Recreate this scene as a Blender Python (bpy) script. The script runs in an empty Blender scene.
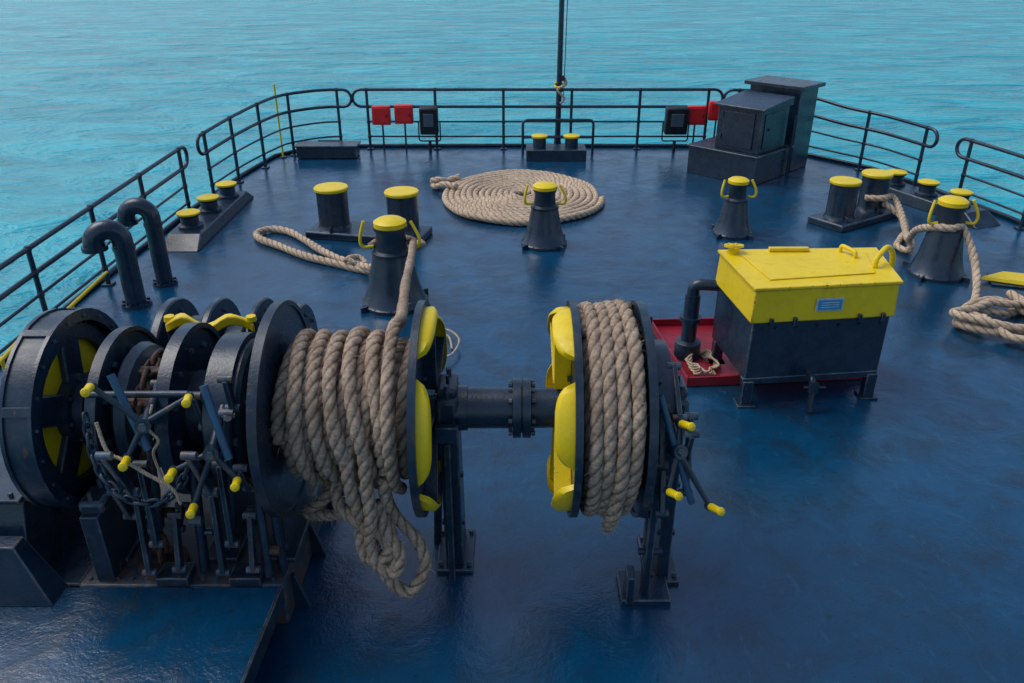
import bpy, math, random
import numpy as np
from mathutils import Vector, Matrix
random.seed(7)
S=bpy.context.scene
S.view_settings.view_transform='Standard'
try: S.view_settings.look='None'
except Exception: pass
S.view_settings.exposure=0
PI=math.pi

# ---------------------------------------------------------------- materials
def nodes(name):
    m=bpy.data.materials.new(name); m.use_nodes=True
    nt=m.node_tree; b=nt.nodes['Principled BSDF']
    return m,nt,b
def noise(nt,scale,detail=4,rough=.55,vec=None,dist=0):
    n=nt.nodes.new('ShaderNodeTexNoise'); n.inputs['Scale'].default_value=scale
    n.inputs['Detail'].default_value=detail; n.inputs['Roughness'].default_value=rough
    n.inputs['Distortion'].default_value=dist
    if vec is not None: nt.links.new(vec,n.inputs['Vector'])
    return n
def ramp(nt,src,a,b,ca=(0,0,0,1),cb=(1,1,1,1)):
    r=nt.nodes.new('ShaderNodeValToRGB'); r.color_ramp.elements[0].position=a; r.color_ramp.elements[1].position=b
    r.color_ramp.elements[0].color=ca; r.color_ramp.elements[1].color=cb
    nt.links.new(src,r.inputs['Fac']); return r
def mix(nt,fac,a,b):
    m=nt.nodes.new('ShaderNodeMix'); m.data_type='RGBA'
    for v,i in ((fac,0),(a,6),(b,7)):
        if isinstance(v,(tuple,float,int)):
            m.inputs[i].default_value=v if not isinstance(v,tuple) else (v+(1,))[:4]
        else: nt.links.new(v,m.inputs[i])
    return m.outputs[2]
def bump(nt,b,src,strength,dist):
    n=nt.nodes.new('ShaderNodeBump'); n.inputs['Strength'].default_value=strength; n.inputs['Distance'].default_value=dist
    nt.links.new(src,n.inputs['Height']); nt.links.new(n.outputs[0],b.inputs['Normal']); return n
def paint(name,col,rough=.38,var=.25,chip=(.16,.07,.03),chipamt=.30,dust=(.06,.09,.12),dustamt=.25,spec=.5):
    m,nt,b=nodes(name)
    tc=nt.nodes.new('ShaderNodeTexCoord').outputs['Object']
    mp=nt.nodes.new('ShaderNodeMapping'); mp.inputs['Scale'].default_value=(1,1,.35); nt.links.new(tc,mp.inputs['Vector'])
    n1=noise(nt,3.5,4,.6,tc); n2=noise(nt,22,5,.72,mp.outputs[0]); n3=noise(nt,70,3,.6,tc); n4=noise(nt,9,5,.7,tc)
    lo=tuple(c*(1-var) for c in col); hi=tuple(min(1,c*(1+var)+.001) for c in col)
    c=mix(nt,ramp(nt,n1.outputs['Fac'],.3,.7).outputs[0],lo,hi)
    c=mix(nt,ramp(nt,n4.outputs['Fac'],.5,.66,(0,0,0,1),(dustamt,)*3+(1,)).outputs[0],c,dust)
    r2=ramp(nt,n2.outputs['Fac'],.97-chipamt,1.0-chipamt)
    c=mix(nt,r2.outputs[0],c,chip)
    nt.links.new(c,b.inputs['Base Color'])
    rr=ramp(nt,n4.outputs['Fac'],.3,.7,(rough*.75,)*3+(1,),(min(1,rough*1.5),)*3+(1,))
    nt.links.new(rr.outputs[0],b.inputs['Roughness'])
    b.inputs['Specular IOR Level'].default_value=spec
    bump(nt,b,n3.outputs['Fac'],.2,.008)
    return m
NAVY=paint('navy_paint',(.007,.022,.043),.26,.3,(.12,.06,.03),.295,(.022,.046,.075),.45,.65)
NAVY2=paint('navy_paint_weathered',(.011,.028,.048),.33,.4,(.14,.06,.028),.345,(.05,.065,.08),.5)
STEELBLUE=paint('blue_rod_paint',(.02,.085,.16),.34,.3,(.2,.15,.1),.34)
BLACK=paint('black_rubber_paint',(.006,.008,.012),.5,.3)
YEL=paint('yellow_paint',(.84,.60,.004),.36,.05,(.25,.12,.02),.30,(.60,.40,.01),.35)
RED=paint('red_paint',(.75,.015,.015),.4,.12,(.2,.05,.03),.28,(.5,.05,.04),.3)
DRED=paint('dark_red_tray_paint',(.26,.007,.018),.35,.3,(.12,.03,.02),.36,(.10,.01,.02),.5)
RUST=paint('rusty_steel',(.07,.035,.022),.75,.5,(.02,.015,.012),.42,(.14,.06,.03),.7)
GREY=paint('worn_grey_plate',(.050,.062,.075),.45,.4,(.11,.05,.03),.42,(.15,.15,.14),.6)
LABEL=paint('blue_label',(.03,.30,.55),.4,.05,(.3,.4,.5),.3)
GLASS=paint('lamp_glass',(.10,.13,.15),.15,.1)
WHITE=paint('white_plate',(.5,.52,.5),.5,.1)
EDGE_N=paint('worn_navy_edge',(.035,.06,.085),.38,.5,(.16,.08,.04),.40,(.15,.18,.21),.8)
EDGE_Y=paint('worn_yellow_edge',(.74,.50,.02),.42,.2,(.18,.08,.02),.37,(.40,.25,.03),.6)
EDGE={NAVY:EDGE_N,NAVY2:EDGE_N,YEL:EDGE_Y,GREY:EDGE_N}

def mk_deck(name,col,hi,lo):
    m,nt,b=nodes(name)
    tc=nt.nodes.new('ShaderNodeTexCoord').outputs['Object']
    n1=noise(nt,.45,4,.6,tc,.6); n2=noise(nt,2.4,6,.68,tc,.4); n3=noise(nt,11,5,.72,tc); n4=noise(nt,55,4,.7,tc)
    c=mix(nt,ramp(nt,n1.outputs['Fac'],.38,.62).outputs[0],col,hi)
    c=mix(nt,ramp(nt,n2.outputs['Fac'],.45,.68).outputs[0],c,lo)
    mp=nt.nodes.new('ShaderNodeMapping'); mp.inputs['Scale'].default_value=(1,.3,1); mp.inputs['Rotation'].default_value=(0,0,.5)
    nt.links.new(tc,mp.inputs['Vector'])
    s1=noise(nt,14,6,.78,mp.outputs[0],.4)
    f=ramp(nt,s1.outputs['Fac'],.57,.70,(0,0,0,1),(.5,.5,.5,1))
    c=mix(nt,f.outputs[0],c,(.02,.10,.17))
    f2=ramp(nt,n3.outputs['Fac'],.60,.69,(0,0,0,1),(.7,.7,.7,1))
    c=mix(nt,f2.outputs[0],c,(.006,.018,.030))
    f3=ramp(nt,s1.outputs['Fac'],.24,.30,(1,1,1,1),(0,0,0,1))
    c=mix(nt,f3.outputs[0],c,(.06,.045,.035))
    nt.links.new(c,b.inputs['Base Color'])
    r=ramp(nt,n2.outputs['Fac'],.38,.68,(.06,.06,.06,1),(.30,.30,.30,1))
    nt.links.new(r.outputs[0],b.inputs['Roughness'])
    b.inputs['Specular IOR Level'].default_value=.9
    a=nt.nodes.new('ShaderNodeMath');a.operation='MULTIPLY_ADD';a.inputs[1].default_value=.14
    nt.links.new(n4.outputs['Fac'],a.inputs[0]);nt.links.new(n2.outputs['Fac'],a.inputs[2])
    a1=nt.nodes.new('ShaderNodeMath');a1.operation='MULTIPLY_ADD';a1.inputs[1].default_value=2.5
    nt.links.new(n1.outputs['Fac'],a1.inputs[0]);nt.links.new(a.outputs[0],a1.inputs[2])
    bump(nt,b,a1.outputs[0],.6,.018)
    return m
DECK=mk_deck('blue_deck_paint',(.002,.040,.092),(.001,.062,.140),(.003,.026,.055))

def mk_rope(name,a,bcol,dirt_shade):
    m,nt,b=nodes(name)
    tc=nt.nodes.new('ShaderNodeTexCoord').outputs['Object']
    n1=noise(nt,5,4,.6,tc); n2=noise(nt,40,5,.7,tc); n3=noise(nt,180,3,.7,tc)
    c=mix(nt,ramp(nt,n1.outputs['Fac'],.35,.65).outputs[0],a,bcol)
    c=mix(nt,ramp(nt,n2.outputs['Fac'],.43,.72).outputs[0],c,dirt_shade)
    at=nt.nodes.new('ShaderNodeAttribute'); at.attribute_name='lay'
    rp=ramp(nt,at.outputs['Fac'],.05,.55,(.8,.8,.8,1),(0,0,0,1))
    c=mix(nt,rp.outputs[0],c,tuple(x*.3 for x in dirt_shade))  # shade between strands painted into the colour along the lay grooves
    nt.links.new(c,b.inputs['Base Color']); b.inputs['Roughness'].default_value=.95; b.inputs['Specular IOR Level'].default_value=.12
    bump(nt,b,n3.outputs['Fac'],.9,.008)
    return m
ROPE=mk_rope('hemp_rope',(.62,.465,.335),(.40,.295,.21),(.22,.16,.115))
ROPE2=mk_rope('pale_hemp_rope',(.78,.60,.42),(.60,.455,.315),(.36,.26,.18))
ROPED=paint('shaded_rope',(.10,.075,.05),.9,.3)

def mk_water():
    m,nt,b=nodes('sea_water')
    tc=nt.nodes.new('ShaderNodeTexCoord').outputs['Object']
    mp=nt.nodes.new('ShaderNodeMapping'); mp.inputs['Rotation'].default_value=(0,0,.25); mp.inputs['Scale'].default_value=(.5,1,1)
    nt.links.new(tc,mp.inputs['Vector']); v=mp.outputs[0]
    a=noise(nt,.16,3,.5,v,.5); bb=noise(nt,.50,5,.58,v,.7); cc=noise(nt,2.6,4,.55,v,.4); d=noise(nt,.03,3,.5,v)
    c=mix(nt,ramp(nt,bb.outputs['Fac'],.36,.66).outputs[0],(.004,.275,.36),(.035,.50,.58))
    c=mix(nt,ramp(nt,d.outputs['Fac'],.35,.7,(0,0,0,1),(.5,.5,.5,1)).outputs[0],c,(.012,.40,.50))
    nt.links.new(c,b.inputs['Base Color']); b.inputs['Roughness'].default_value=.2; b.inputs['IOR'].default_value=1.33
    b.inputs['Specular IOR Level'].default_value=.38
    m1=nt.nodes.new('ShaderNodeMath');m1.operation='MULTIPLY_ADD';m1.inputs[1].default_value=.7
    nt.links.new(bb.outputs['Fac'],m1.inputs[0]);nt.links.new(a.outputs['Fac'],m1.inputs[2])
    m2=nt.nodes.new('ShaderNodeMath');m2.operation='MULTIPLY_ADD';m2.inputs[1].default_value=.14
    nt.links.new(cc.outputs['Fac'],m2.inputs[0]);nt.links.new(m1.outputs[0],m2.inputs[2])
    bump(nt,b,m2.outputs[0],1,1.15)
    return m
WATER=mk_water()

# ---------------------------------------------------------------- geometry helpers
ROOT={}
def group(name,loc):
    e=bpy.data.objects.new(name,None); e.location=loc; e.empty_display_size=.2
    S.collection.objects.link(e); ROOT[e.name]=Vector(loc); return e
def add(name,verts,faces,mat,parent=None,smooth=40,bevel=0):
    me=bpy.data.meshes.new(name); me.from_pydata([tuple(v) for v in verts],[],[tuple(f) for f in faces]); me.update()
    me.materials.append(mat)
    if smooth:
        for p in me.polygons: p.use_smooth=True
        if smooth<180: me.set_sharp_from_angle(angle=math.radians(smooth))
    o=bpy.data.objects.new(name,me); S.collection.objects.link(o)
    if parent is not None:
        o.parent=parent; o.matrix_parent_inverse=Matrix.Translation(ROOT[parent.name]).inverted()
    if bevel:
        b=o.modifiers.new('bev','BEVEL'); b.width=bevel; b.segments=2; b.limit_method='ANGLE'; b.angle_limit=math.radians(35)
        if mat in EDGE: me.materials.append(EDGE[mat]); b.material=1
    return o
def hexa(p,name,lo,hi,mat,bevel=.008):
    v=list(lo)+list(hi); f=[(3,2,1,0),(4,5,6,7),(0,1,5,4),(1,2,6,5),(2,3,7,6),(3,0,4,7)]
    return add(name,v,f,mat,p,30,bevel)
def box(p,name,c,s,mat,rz=0,rx=0,ry=0,bevel=.008):
    R=Matrix.Rotation(rz,3,'Z')@Matrix.Rotation(ry,3,'Y')@Matrix.Rotation(rx,3,'X'); c=Vector(c); a,b,h=s[0]/2,s[1]/2,s[2]/2
    q=[(-a,-b),(a,-b),(a,b),(-a,b)]
    return hexa(p,name,[c+R@Vector((x,y,-h)) for x,y in q],[c+R@Vector((x,y,h)) for x,y in q],mat,min(bevel,min(s)*.3))
def basis(ax):
    ax=Vector(ax).normalized(); t=Vector((0,0,1)) if abs(ax.z)<.9 else Vector((1,0,0))
    u=t.cross(ax).normalized(); return u,ax.cross(u),ax
def lathe(p,name,c,ax,prof,mat,seg=40,bevel=0,smooth=40):
    u,w,a=basis(ax); c=Vector(c); v=[];f=[]
    for (t,r) in prof:
        for k in range(seg):
            g=2*PI*k/seg; v.append(c+a*t+(u*math.cos(g)+w*math.sin(g))*max(r,1e-4))
    n=len(prof)
    for i in range(n-1):
        for k in range(seg):
            k2=(k+1)%seg; f.append((i*seg+k,i*seg+k2,(i+1)*seg+k2,(i+1)*seg+k))
    f.append(tuple(reversed(range(seg)))); f.append(tuple(range((n-1)*seg,n*seg)))
    return add(name,v,f,mat,p,smooth,bevel)
def ring(p,name,c,ax,t0,t1,ri,ro,mat,seg=48,a0=0,a1=2*PI,bevel=0):
    u,w,a=basis(ax); c=Vector(c); v=[];f=[]; full=abs(a1-a0-2*PI)<1e-6
    n=seg if full else seg+1
    for k in range(n):
        g=a0+(a1-a0)*k/seg; d=u*math.cos(g)+w*math.sin(g)
        v+= [c+a*t0+d*ri,c+a*t0+d*ro,c+a*t1+d*ro,c+a*t1+d*ri]
    for k in range(seg):
        k2=(k+1)%n
        for j in range(4):
            j2=(j+1)%4; f.append((k*4+j,k*4+j2,k2*4+j2,k2*4+j))
    if not full: f.append((3,2,1,0)); e=(n-1)*4; f.append((e,e+1,e+2,e+3))
    return add(name,v,f,mat,p,40,bevel)
def cyl(p,name,a,b,r,mat,r2=None,seg=20,bevel=0):
    a=Vector(a);b=Vector(b); return lathe(p,name,a,b-a,[(0,r),((b-a).length,r if r2 is None else r2)],mat,seg,bevel)
def catmull(P,sub=10,closed=False):
    P=[np.array(q,float) for q in P]; n=len(P); out=[]
    rng=range(n) if closed else range(n-1)
    for i in rng:
        if closed: p0,p1,p2,p3=P[(i-1)%n],P[i],P[(i+1)%n],P[(i+2)%n]
        else: p0,p1,p2,p3=P[max(i-1,0)],P[i],P[i+1],P[min(i+2,n-1)]
        for k in range(sub):
            t=k/sub; out.append(.5*((2*p1)+(-p0+p2)*t+(2*p0-5*p1+4*p2-p3)*t*t+(-p0+3*p1-3*p2+p3)*t**3))
    if not closed: out.append(P[-1])
    return out
def fillet(P,rad=.1,n=6):
    P=[Vector(q) for q in P]; out=[P[0]]
    for i in range(1,len(P)-1):
        a=(P[i-1]-P[i]); b=(P[i+1]-P[i]); r=min(rad,a.length*.48,b.length*.48)
        A=P[i]+a.normalized()*r; B=P[i]+b.normalized()*r
        for k in range(n+1):
            t=k/n; out.append(A*(1-t)**2+P[i]*2*t*(1-t)+B*t*t)
    out.append(P[-1]); return out
nprnd=np.random.RandomState(4)
def sweep(p,name,P,r,mat,n=10,braid=0,closed=False,step=None):
    P=np.array([tuple(q) for q in P],float)
    if closed: P=np.vstack([P,P[:1]])
    seg=np.linalg.norm(np.diff(P,axis=0),axis=1); keep=np.concatenate([[True],seg>1e-6]); P=P[keep]
    if braid: step=step or r*.25; n=max(n,16)
    if step:
        seg=np.linalg.norm(np.diff(P,axis=0),axis=1); L=np.concatenate([[0],np.cumsum(seg)])
        m=max(3,int(L[-1]/step)); s=np.linspace(0,L[-1],m); P=np.stack([np.interp(s,L,P[:,i]) for i in range(3)],1)
    m=len(P); T=np.zeros_like(P); T[1:-1]=P[2:]-P[:-2]; T[0]=P[1]-P[0]; T[-1]=P[-1]-P[-2]
    if closed: T[0]=T[-1]=P[1]-P[-2]
    T/=np.linalg.norm(T,axis=1)[:,None]+1e-12
    u=np.cross(T[0],[0,0,1.]); 
    if np.linalg.norm(u)<1e-3: u=np.cross(T[0],[1.,0,0])
    u/=np.linalg.norm(u); U=np.zeros_like(P)
    for i in range(m):
        u=u-T[i]*np.dot(u,T[i]); u/=np.linalg.norm(u); U[i]=u
    W=np.cross(T,U); th=np.arange(n)*2*PI/n
    L=np.concatenate([[0],np.cumsum(np.linalg.norm(np.diff(P,axis=0),axis=1))])
    lay=None
    if braid:   # laid strands, uneven tension
        k=2*PI/(2.3*r); ph=2.2*np.sin(L*1.9+r*90)+1.3*np.sin(L*4.3+1)
        q=np.abs(np.cos(1.5*th[None]-.5*k*L[:,None]+ph[:,None]*.5))
        amp=(.30+.08*np.sin(L*5.3+2))[:,None]
        R=r*(1.04-amp+amp*np.sqrt(q+.01))*(1+.06*np.sin(L*7)[:,None]+.03*np.sin(L*19)[:,None])
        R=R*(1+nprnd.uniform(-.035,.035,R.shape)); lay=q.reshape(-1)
    else: R=np.full((m,n),r)
    V=P[:,None]+R[:,:,None]*(np.cos(th)[None,:,None]*U[:,None]+np.sin(th)[None,:,None]*W[:,None])
    V=V.reshape(-1,3); f=[]
    for i in range(m-1):
        for k in range(n):
            k2=(k+1)%n; f.append((i*n+k,i*n+k2,(i+1)*n+k2,(i+1)*n+k))
    if not closed: f.append(tuple(reversed(range(n)))); f.append(tuple(range((m-1)*n,m*n)))
    o=add(name,V.tolist(),f,mat,p,180 if braid else 60)
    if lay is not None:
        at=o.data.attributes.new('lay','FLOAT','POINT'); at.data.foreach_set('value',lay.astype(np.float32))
    return o
def fuzz(p,name,P,r,count,mat,seed=0,ln=.035):
    rn=random.Random(seed); v=[];f=[]
    for i in range(count):
        q=Vector(tuple(P[rn.randrange(len(P))])); d=Vector((rn.gauss(0,1),rn.gauss(0,1),rn.gauss(0,1))).normalized()
        e=Vector((rn.gauss(0,1),rn.gauss(0,1),rn.gauss(0,1))).normalized(); a=q+d*r*.9; b_=a+(d+e*.8)*ln*rn.uniform(.4,1); s=d.cross(e).normalized()*.0014
        k=len(v); v+=[a-s,a+s,b_]; f.append((k,k+1,k+2))
    o=add(name,v,f,mat,p,0)
    at=o.data.attributes.new('lay','FLOAT','POINT'); at.data.foreach_set('value',np.ones(len(v),np.float32)); return o
def bolts(p,name,c,ax,rad,n,mat,r=.018,h=.02,off=0):
    u,w,a=basis(ax); v=[];f=[]; c=Vector(c)
    for k in range(n):
        g=2*PI*k/n+off; q=c+(u*math.cos(g)+w*math.sin(g))*rad; b=len(v)
        for t in (0,h):
            for j in range(6):
                v.append(q+a*t+(u*math.cos(j*PI/3)+w*math.sin(j*PI/3))*r)
        for j in range(6): f.append((b+j,b+(j+1)%6,b+6+(j+1)%6,b+6+j))
        f.append(tuple(b+6+j for j in range(6)))
    return add(name,v,f,mat,p,0)

# ---------------------------------------------------------------- sea
R0=3000
add('sea_water',[(-R0,-R0,-3.2),(R0,-R0,-3.2),(R0,R0,-3.2),(-R0,R0,-3.2)],[(0,1,2,3)],WATER)

# ---------------------------------------------------------------- hull and deck
outline=[(-4.85,-6),(-4.85,6),(-4.82,9),(-4.75,11.5),(-4.6,13.3),(-4.4,14.7),(-3.9,15.35),(-3.3,15.5),(0,15.55),(4.3,15.5),(5.0,15.25),(5.5,14.8),(6.3,13.8),(6.75,12.5),(7.15,11),(7.5,9),(7.8,6),(7.9,-6)]
n=len(outline)
v=[(x,y,0) for x,y in outline]+[(x*.93,y*.985-.0,-3.6) for x,y in outline]
hull=group('ship_hull',(1,5,0))
add('hull_sides',v,[(i,(i+1)%n,(i+1)%n+n,i+n)[::-1] for i in range(n)],NAVY,hull,30)
add('ship_deck',[(x,y,0) for x,y in outline],[tuple(range(n))],DECK,None,0)
sweep(hull,'deck_edge_bar',[(x*.992,y*.998,.03) for x,y in outline[:]],.035,NAVY,8)
sweep(hull,'rubbing_strake',[(x*1.0,y*1.0,-.12) for x,y in outline[:]],.09,NAVY,8)

# ---------------------------------------------------------------- railings
def interp(path,s):
    L=[0]
    for a,b in zip(path[:-1],path[1:]): L.append(L[-1]+math.dist(a[:2],b[:2]))
    s=max(0,min(L[-1],s))
    for i in range(len(path)-1):
        if s<=L[i+1]+1e-9:
            t=(s-L[i])/max(1e-9,L[i+1]-L[i]); return [path[i][j]*(1-t)+path[i+1][j]*t for j in range(3)]
def railing(path,spacing=1.3,lv=(1,.72,.47,.22),post0=.25,nm='ship_railing'):
    P=[tuple(q) for q in catmull(path,8)]
    L=sum(math.dist(a[:2],b[:2]) for a,b in zip(P[:-1],P[1:]))
    g=group(nm,(P[0][0],P[0][1],0))
    def lvl(f,s0=0,s1=0):
        k=max(4,int(L/.25)); out=[]
        for i in range(k+1):
            s=s0+(L-s0-s1)*i/k; q=interp(P,s); out.append(Vector((q[0],q[1],q[2]*f)))
        return out
    top=lvl(1,.14,.14); mid=lvl(lv[1],.14,.14)
    def arc(a,b,dirn):
        c=(a+b)/2; r=(a-b).length/2; out=[]
        for i in range(1,8):
            t=PI*i/8; out.append(c+(a-c)*math.cos(t)+dirn*r*math.sin(t)); 
        return out
    de=(top[-1]-top[-2]);de.z=0;de.normalize(); ds=(top[0]-top[1]);ds.z=0;ds.normalize()
    loop=top+arc(top[-1],mid[-1],de)+mid[::-1]+arc(mid[0],top[0],ds)
    sweep(g,'top_rail_loop',loop,.027,NAVY,8,closed=True)
    for f in lv[2:]: sweep(g,'lower_rail',lvl(f,post0,post0),.017,NAVY,8)
    k=max(1,round((L-2*post0)/spacing))
    for i in range(k+1):
        q=interp(P,post0+(L-2*post0)*i/k)
        cyl(g,'post',(q[0],q[1],0),(q[0],q[1],q[2]),.027,NAVY,seg=10)
        box(g,'foot',(q[0],q[1],.012),(.12,.12,.02),NAVY,bevel=.004)
        for f in lv: lathe(g,'weld_collar',(q[0],q[1],q[2]*f-.03),(0,0,1),[(0,.028),(.015,.034),(.045,.034),(.06,.028)],NAVY2,10)
    return g
railing([(-4.68,2.0,.86),(-4.68,5,.86),(-4.67,8,.91),(-4.62,11.35,.98)],1.25)
railing([(-4.60,11.75,1.0),(-4.47,13.1,1.05),(-4.25,14.2,1.1),(-4.05,14.8,1.1),(-3.5,15.27,1.1),(-3.0,15.3,1.1)],1.0)
railing([(-2.95,15.32,1.1),(0,15.32,1.1),(3.9,15.32,1.1)],1.27)
railing([(3.95,15.3,1.1),(4.6,15.15,1.1),(5.2,14.72,1.1),(5.75,14.1,1.0),(6.2,13.45,.97),(6.55,12.4,.95)],1.1)
railing([(6.65,12.0,.95),(6.95,10.9,.93),(7.2,9.4,.92),(7.45,7.0,.92),(7.55,3.0,.92)],1.3)

# ---------------------------------------------------------------- mast
g=group('bow_mast',(.87,15.42,0))
cyl(g,'pole',(.87,15.42,0),(.90,15.42,5.2),.055,NAVY,.04)
lathe(g,'pole_foot',(.87,15.42,0),(0,0,1),[(0,.14),(.03,.14),(.04,.075),(.25,.06)],NAVY,20)
sweep(g,'yellow_line',[(.87+.07*math.cos(t*1.9),15.42+.07*math.sin(t*1.9),1.05+t*.018+.02*math.sin(t*3)) for t in np.arange(0,9,.25)],.018,YEL,6)
sweep(g,'lashing',catmull([(.93,15.34,1.35),(1.0,15.33,1.2),(.84,15.3,1.1),(.97,15.3,.95),(.9,15.3,.85)],6),.022,ROPE2,6,2)
sweep(g,'halyard',[(.96,15.36,.9),(.99,15.39,3),(.95,15.42,5.1)],.008,BLACK,5)
lathe(g,'halyard_block',(.93,15.3,1.3),(0,1,0),[(0,.05),(.05,.05)],NAVY,14)
g=group('small_bollard',(.8,14.6,0))
box(g,'base',(.8,14.62,.1),(1.08,.5,.2),NAVY)
for x in (.5,1.08):
    cyl(g,'drum',(x,14.62,.2),(x,14.62,.38),.12,NAVY); lathe(g,'cap',(x,14.62,.38),(0,0,1),[(0,.145),(.03,.15),(.04,.13)],YEL,24)
g=group('tube_frame',(.85,14.95,0))
sweep(g,'bar',fillet([(.2,14.95,0),(.2,14.95,.62),(1.5,14.95,.62),(1.5,14.95,0)],.1),.025,NAVY,8)
sweep(g,'bar_2',[(.2,14.95,.3),(1.5,14.95,.3)],.018,NAVY,8)

def redbox(x,z):
    g=group('red_fire_box',(x,15.2,z))
    box(g,'case',(x,15.2,z),(.34,.14,.34),RED,bevel=.015)
    box(g,'door',(x,15.122,z),(.28,.015,.28),RED,bevel=.004)
    box(g,'latch',(x+.11,15.107,z),(.02,.02,.05),BLACK,bevel=.003)
    cyl(g,'support',(x,15.26,0),(x,15.26,z),.018,NAVY,seg=8)
for x,z in ((-2.43,.66),(-2.01,.68),(3.43,.66),(3.82,.74)): redbox(x,z)
def flood(x,w):
    g=group('floodlight',(x,15.12,.55))
    box(g,'housing',(x,15.12,.58),(w,.2,.5),BLACK,rx=.12,bevel=.03)
    box(g,'lens',(x,15.005,.60),(w*.55,.02,.24),GLASS,rx=.12,bevel=.008)
    sweep(g,'yoke',fillet([(x-w/2-.03,15.12,.55),(x-w/2-.03,15.12,.2),(x+w/2+.03,15.12,.2),(x+w/2+.03,15.12,.55)],.05),.014,BLACK,6)
    cyl(g,'stand',(x,15.12,0),(x,15.12,.2),.03,BLACK)
    for k in range(4): box(g,'fin',(x,15.24,.4+.1*k),(w*.9,.05,.012),BLACK,bevel=0)
flood(-1.54,.34); flood(3.05,.42)
g=group('deck_locker',(-3.38,14.75,0))
box(g,'body',(-3.38,14.75,.11),(1.08,.4,.2),NAVY); box(g,'lid',(-3.38,14.75,.225),(1.14,.46,.03),NAVY)
cyl(g,'hinge',(-3.6,14.95,.24),(-3.2,14.95,.24),.015,NAVY,seg=8)

# ---------------------------------------------------------------- control cabinet
g=group('control_cabinet',(4.2,13.5,0))
ex=Vector((.70,-.71,0)).normalized(); ey=Vector((.71,.70,0)).normalized(); O=Vector((3.0,13.62,0))
def cp(a,b,z): return O+ex*a+ey*b+Vector((0,0,z))
def cbox(nm,a0,a1,b0,b1,z0,z1,mat=NAVY,zt=None,bev=.012):
    zt=zt or [z1]*4
    return hexa(g,nm,[cp(a0,b0,z0),cp(a1,b0,z0),cp(a1,b1,z0),cp(a0,b1,z0)],[cp(a0,b0,zt[0]),cp(a1,b0,zt[1]),cp(a1,b1,zt[2]),cp(a0,b1,zt[3])],mat,bev)
cbox('plinth',0,1.28,0,1.15,0,.45)
cbox('plinth_top',-.03,1.31,-.03,1.18,.452,.48)
cbox('desk',.42,1.22,.12,.98,.482,1.16)
cbox('desk_lid',.36,1.27,.06,1.0,1.162,1.30,zt=[1.20,1.20,1.30,1.30])
cbox('rear_housing',.30,1.25,1.25,1.85,0,1.36)
cbox('rear_lid',.22,1.33,1.17,1.92,1.362,1.43)
cbox('door_panel',.55,1.1,.095,.117,.55,1.10,bev=.006)
cbox('side_door',1.222,1.235,.22,.88,.55,1.10,bev=.006)
for z in (.65,1.0): cyl(g,'door_hinge',cp(.53,.10,z),cp(.53,.10,z+.08),.015,NAVY2,seg=8)
cyl(g,'latch',cp(1.24,.35,.85),cp(1.26,.35,.85),.02,NAVY2,seg=10)
cyl(g,'conduit',cp(1.33,1.0,0),cp(1.33,1.0,1.0),.02,NAVY,seg=8)

# ---------------------------------------------------------------- fairlead pedestals
def pedestal(x,y,h,rb,cap=1):
    g=group('roller_pedestal',(x,y,0))
    lathe(g,'cone',(x,y,0),(0,0,1),[(0,rb),(.04,rb),(.06,rb*.93),(h*.25,rb*.76),(h*.55,rb*.60),(h*.60,rb*.57)],NAVY,36)
    lathe(g,'roller',(x,y,h*.60),(0,0,1),[(0,rb*.60),(.03,rb*.60),(.05,rb*.47),(h*.24,rb*.43),(h*.28,rb*.5),(h*.31,rb*.5)],NAVY2,30)
    lathe(g,'cap',(x,y,h*.90),(0,0,1),[(0,rb*.44*cap),(.01,rb*.48*cap),(h*.06,rb*.48*cap),(h*.09,rb*.36*cap),(h*.095,0)],YEL,30)
    for s in (-1,1):
        P=[(x+s*rb*.5,y-.06,h*.70),(x+s*rb*.80,y-.08,h*.70),(x+s*rb*.86,y-.08,h*.80),(x+s*rb*(.74 if s<0 else .62),y-.05,h*.98)]
        sweep(g,'guard_arm',catmull(P,6),.017,YEL,8)
    for a in range(4):
        d=Vector((math.cos(a*PI/2+.7),math.sin(a*PI/2+.7),0)); c=Vector((x,y,0))+d*rb*.98
        box(g,'gusset',(c.x,c.y,.03),(.16,.02,.06),NAVY,rz=a*PI/2+.7,bevel=.003)
    bolts(g,'cone_bolts',(x,y,.04),(0,0,1),rb*.965,12,NAVY,.012,.012)
    return g
pedestal(-1.28,8.05,.97,.36)
pedestal(.42,9.95,.82,.30,cap=1.1)
pedestal(2.98,10.35,.78,.26,cap=1.1)
pedestal(5.05,8.9,.94,.32,cap=1.05)

# ---------------------------------------------------------------- bollards
def bollard(pts,h,r,name='double_bollard'):
    cx=sum(p[0] for p in pts)/2; cy=sum(p[1] for p in pts)/2
    g=group(name,(cx,cy,0)); dx,dy=pts[1][0]-pts[0][0],pts[1][1]-pts[0][1]; a=math.atan2(dy,dx); L=math.hypot(dx,dy)
    box(g,'base',(cx,cy,.05),(L+.62,.58,.10),NAVY,rz=a,bevel=.02)
    for i,(x,y) in enumerate(pts):
        lathe(g,'post',(x,y,.1),(0,0,1),[(0,r*1.12),(.03,r*1.02),(.05,r),(h-.12,r)],NAVY,36)
        lathe(g,'cap',(x,y,h-.02),(0,0,1),[(0,r*1.0),(.005,r*1.09),(.035,r*1.11),(.048,r*1.06),(.054,0)],YEL,40)
        box(g,'foot_gusset',(x,y-r*1.2,.13),(.02,.1,.08),NAVY,bevel=.003)
    return g
bollard([(-2.40,10.4),(-1.44,10.2)],.62,.205)
bollard([(4.58,10.8),(5.18,11.2)],.60,.19)

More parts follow.
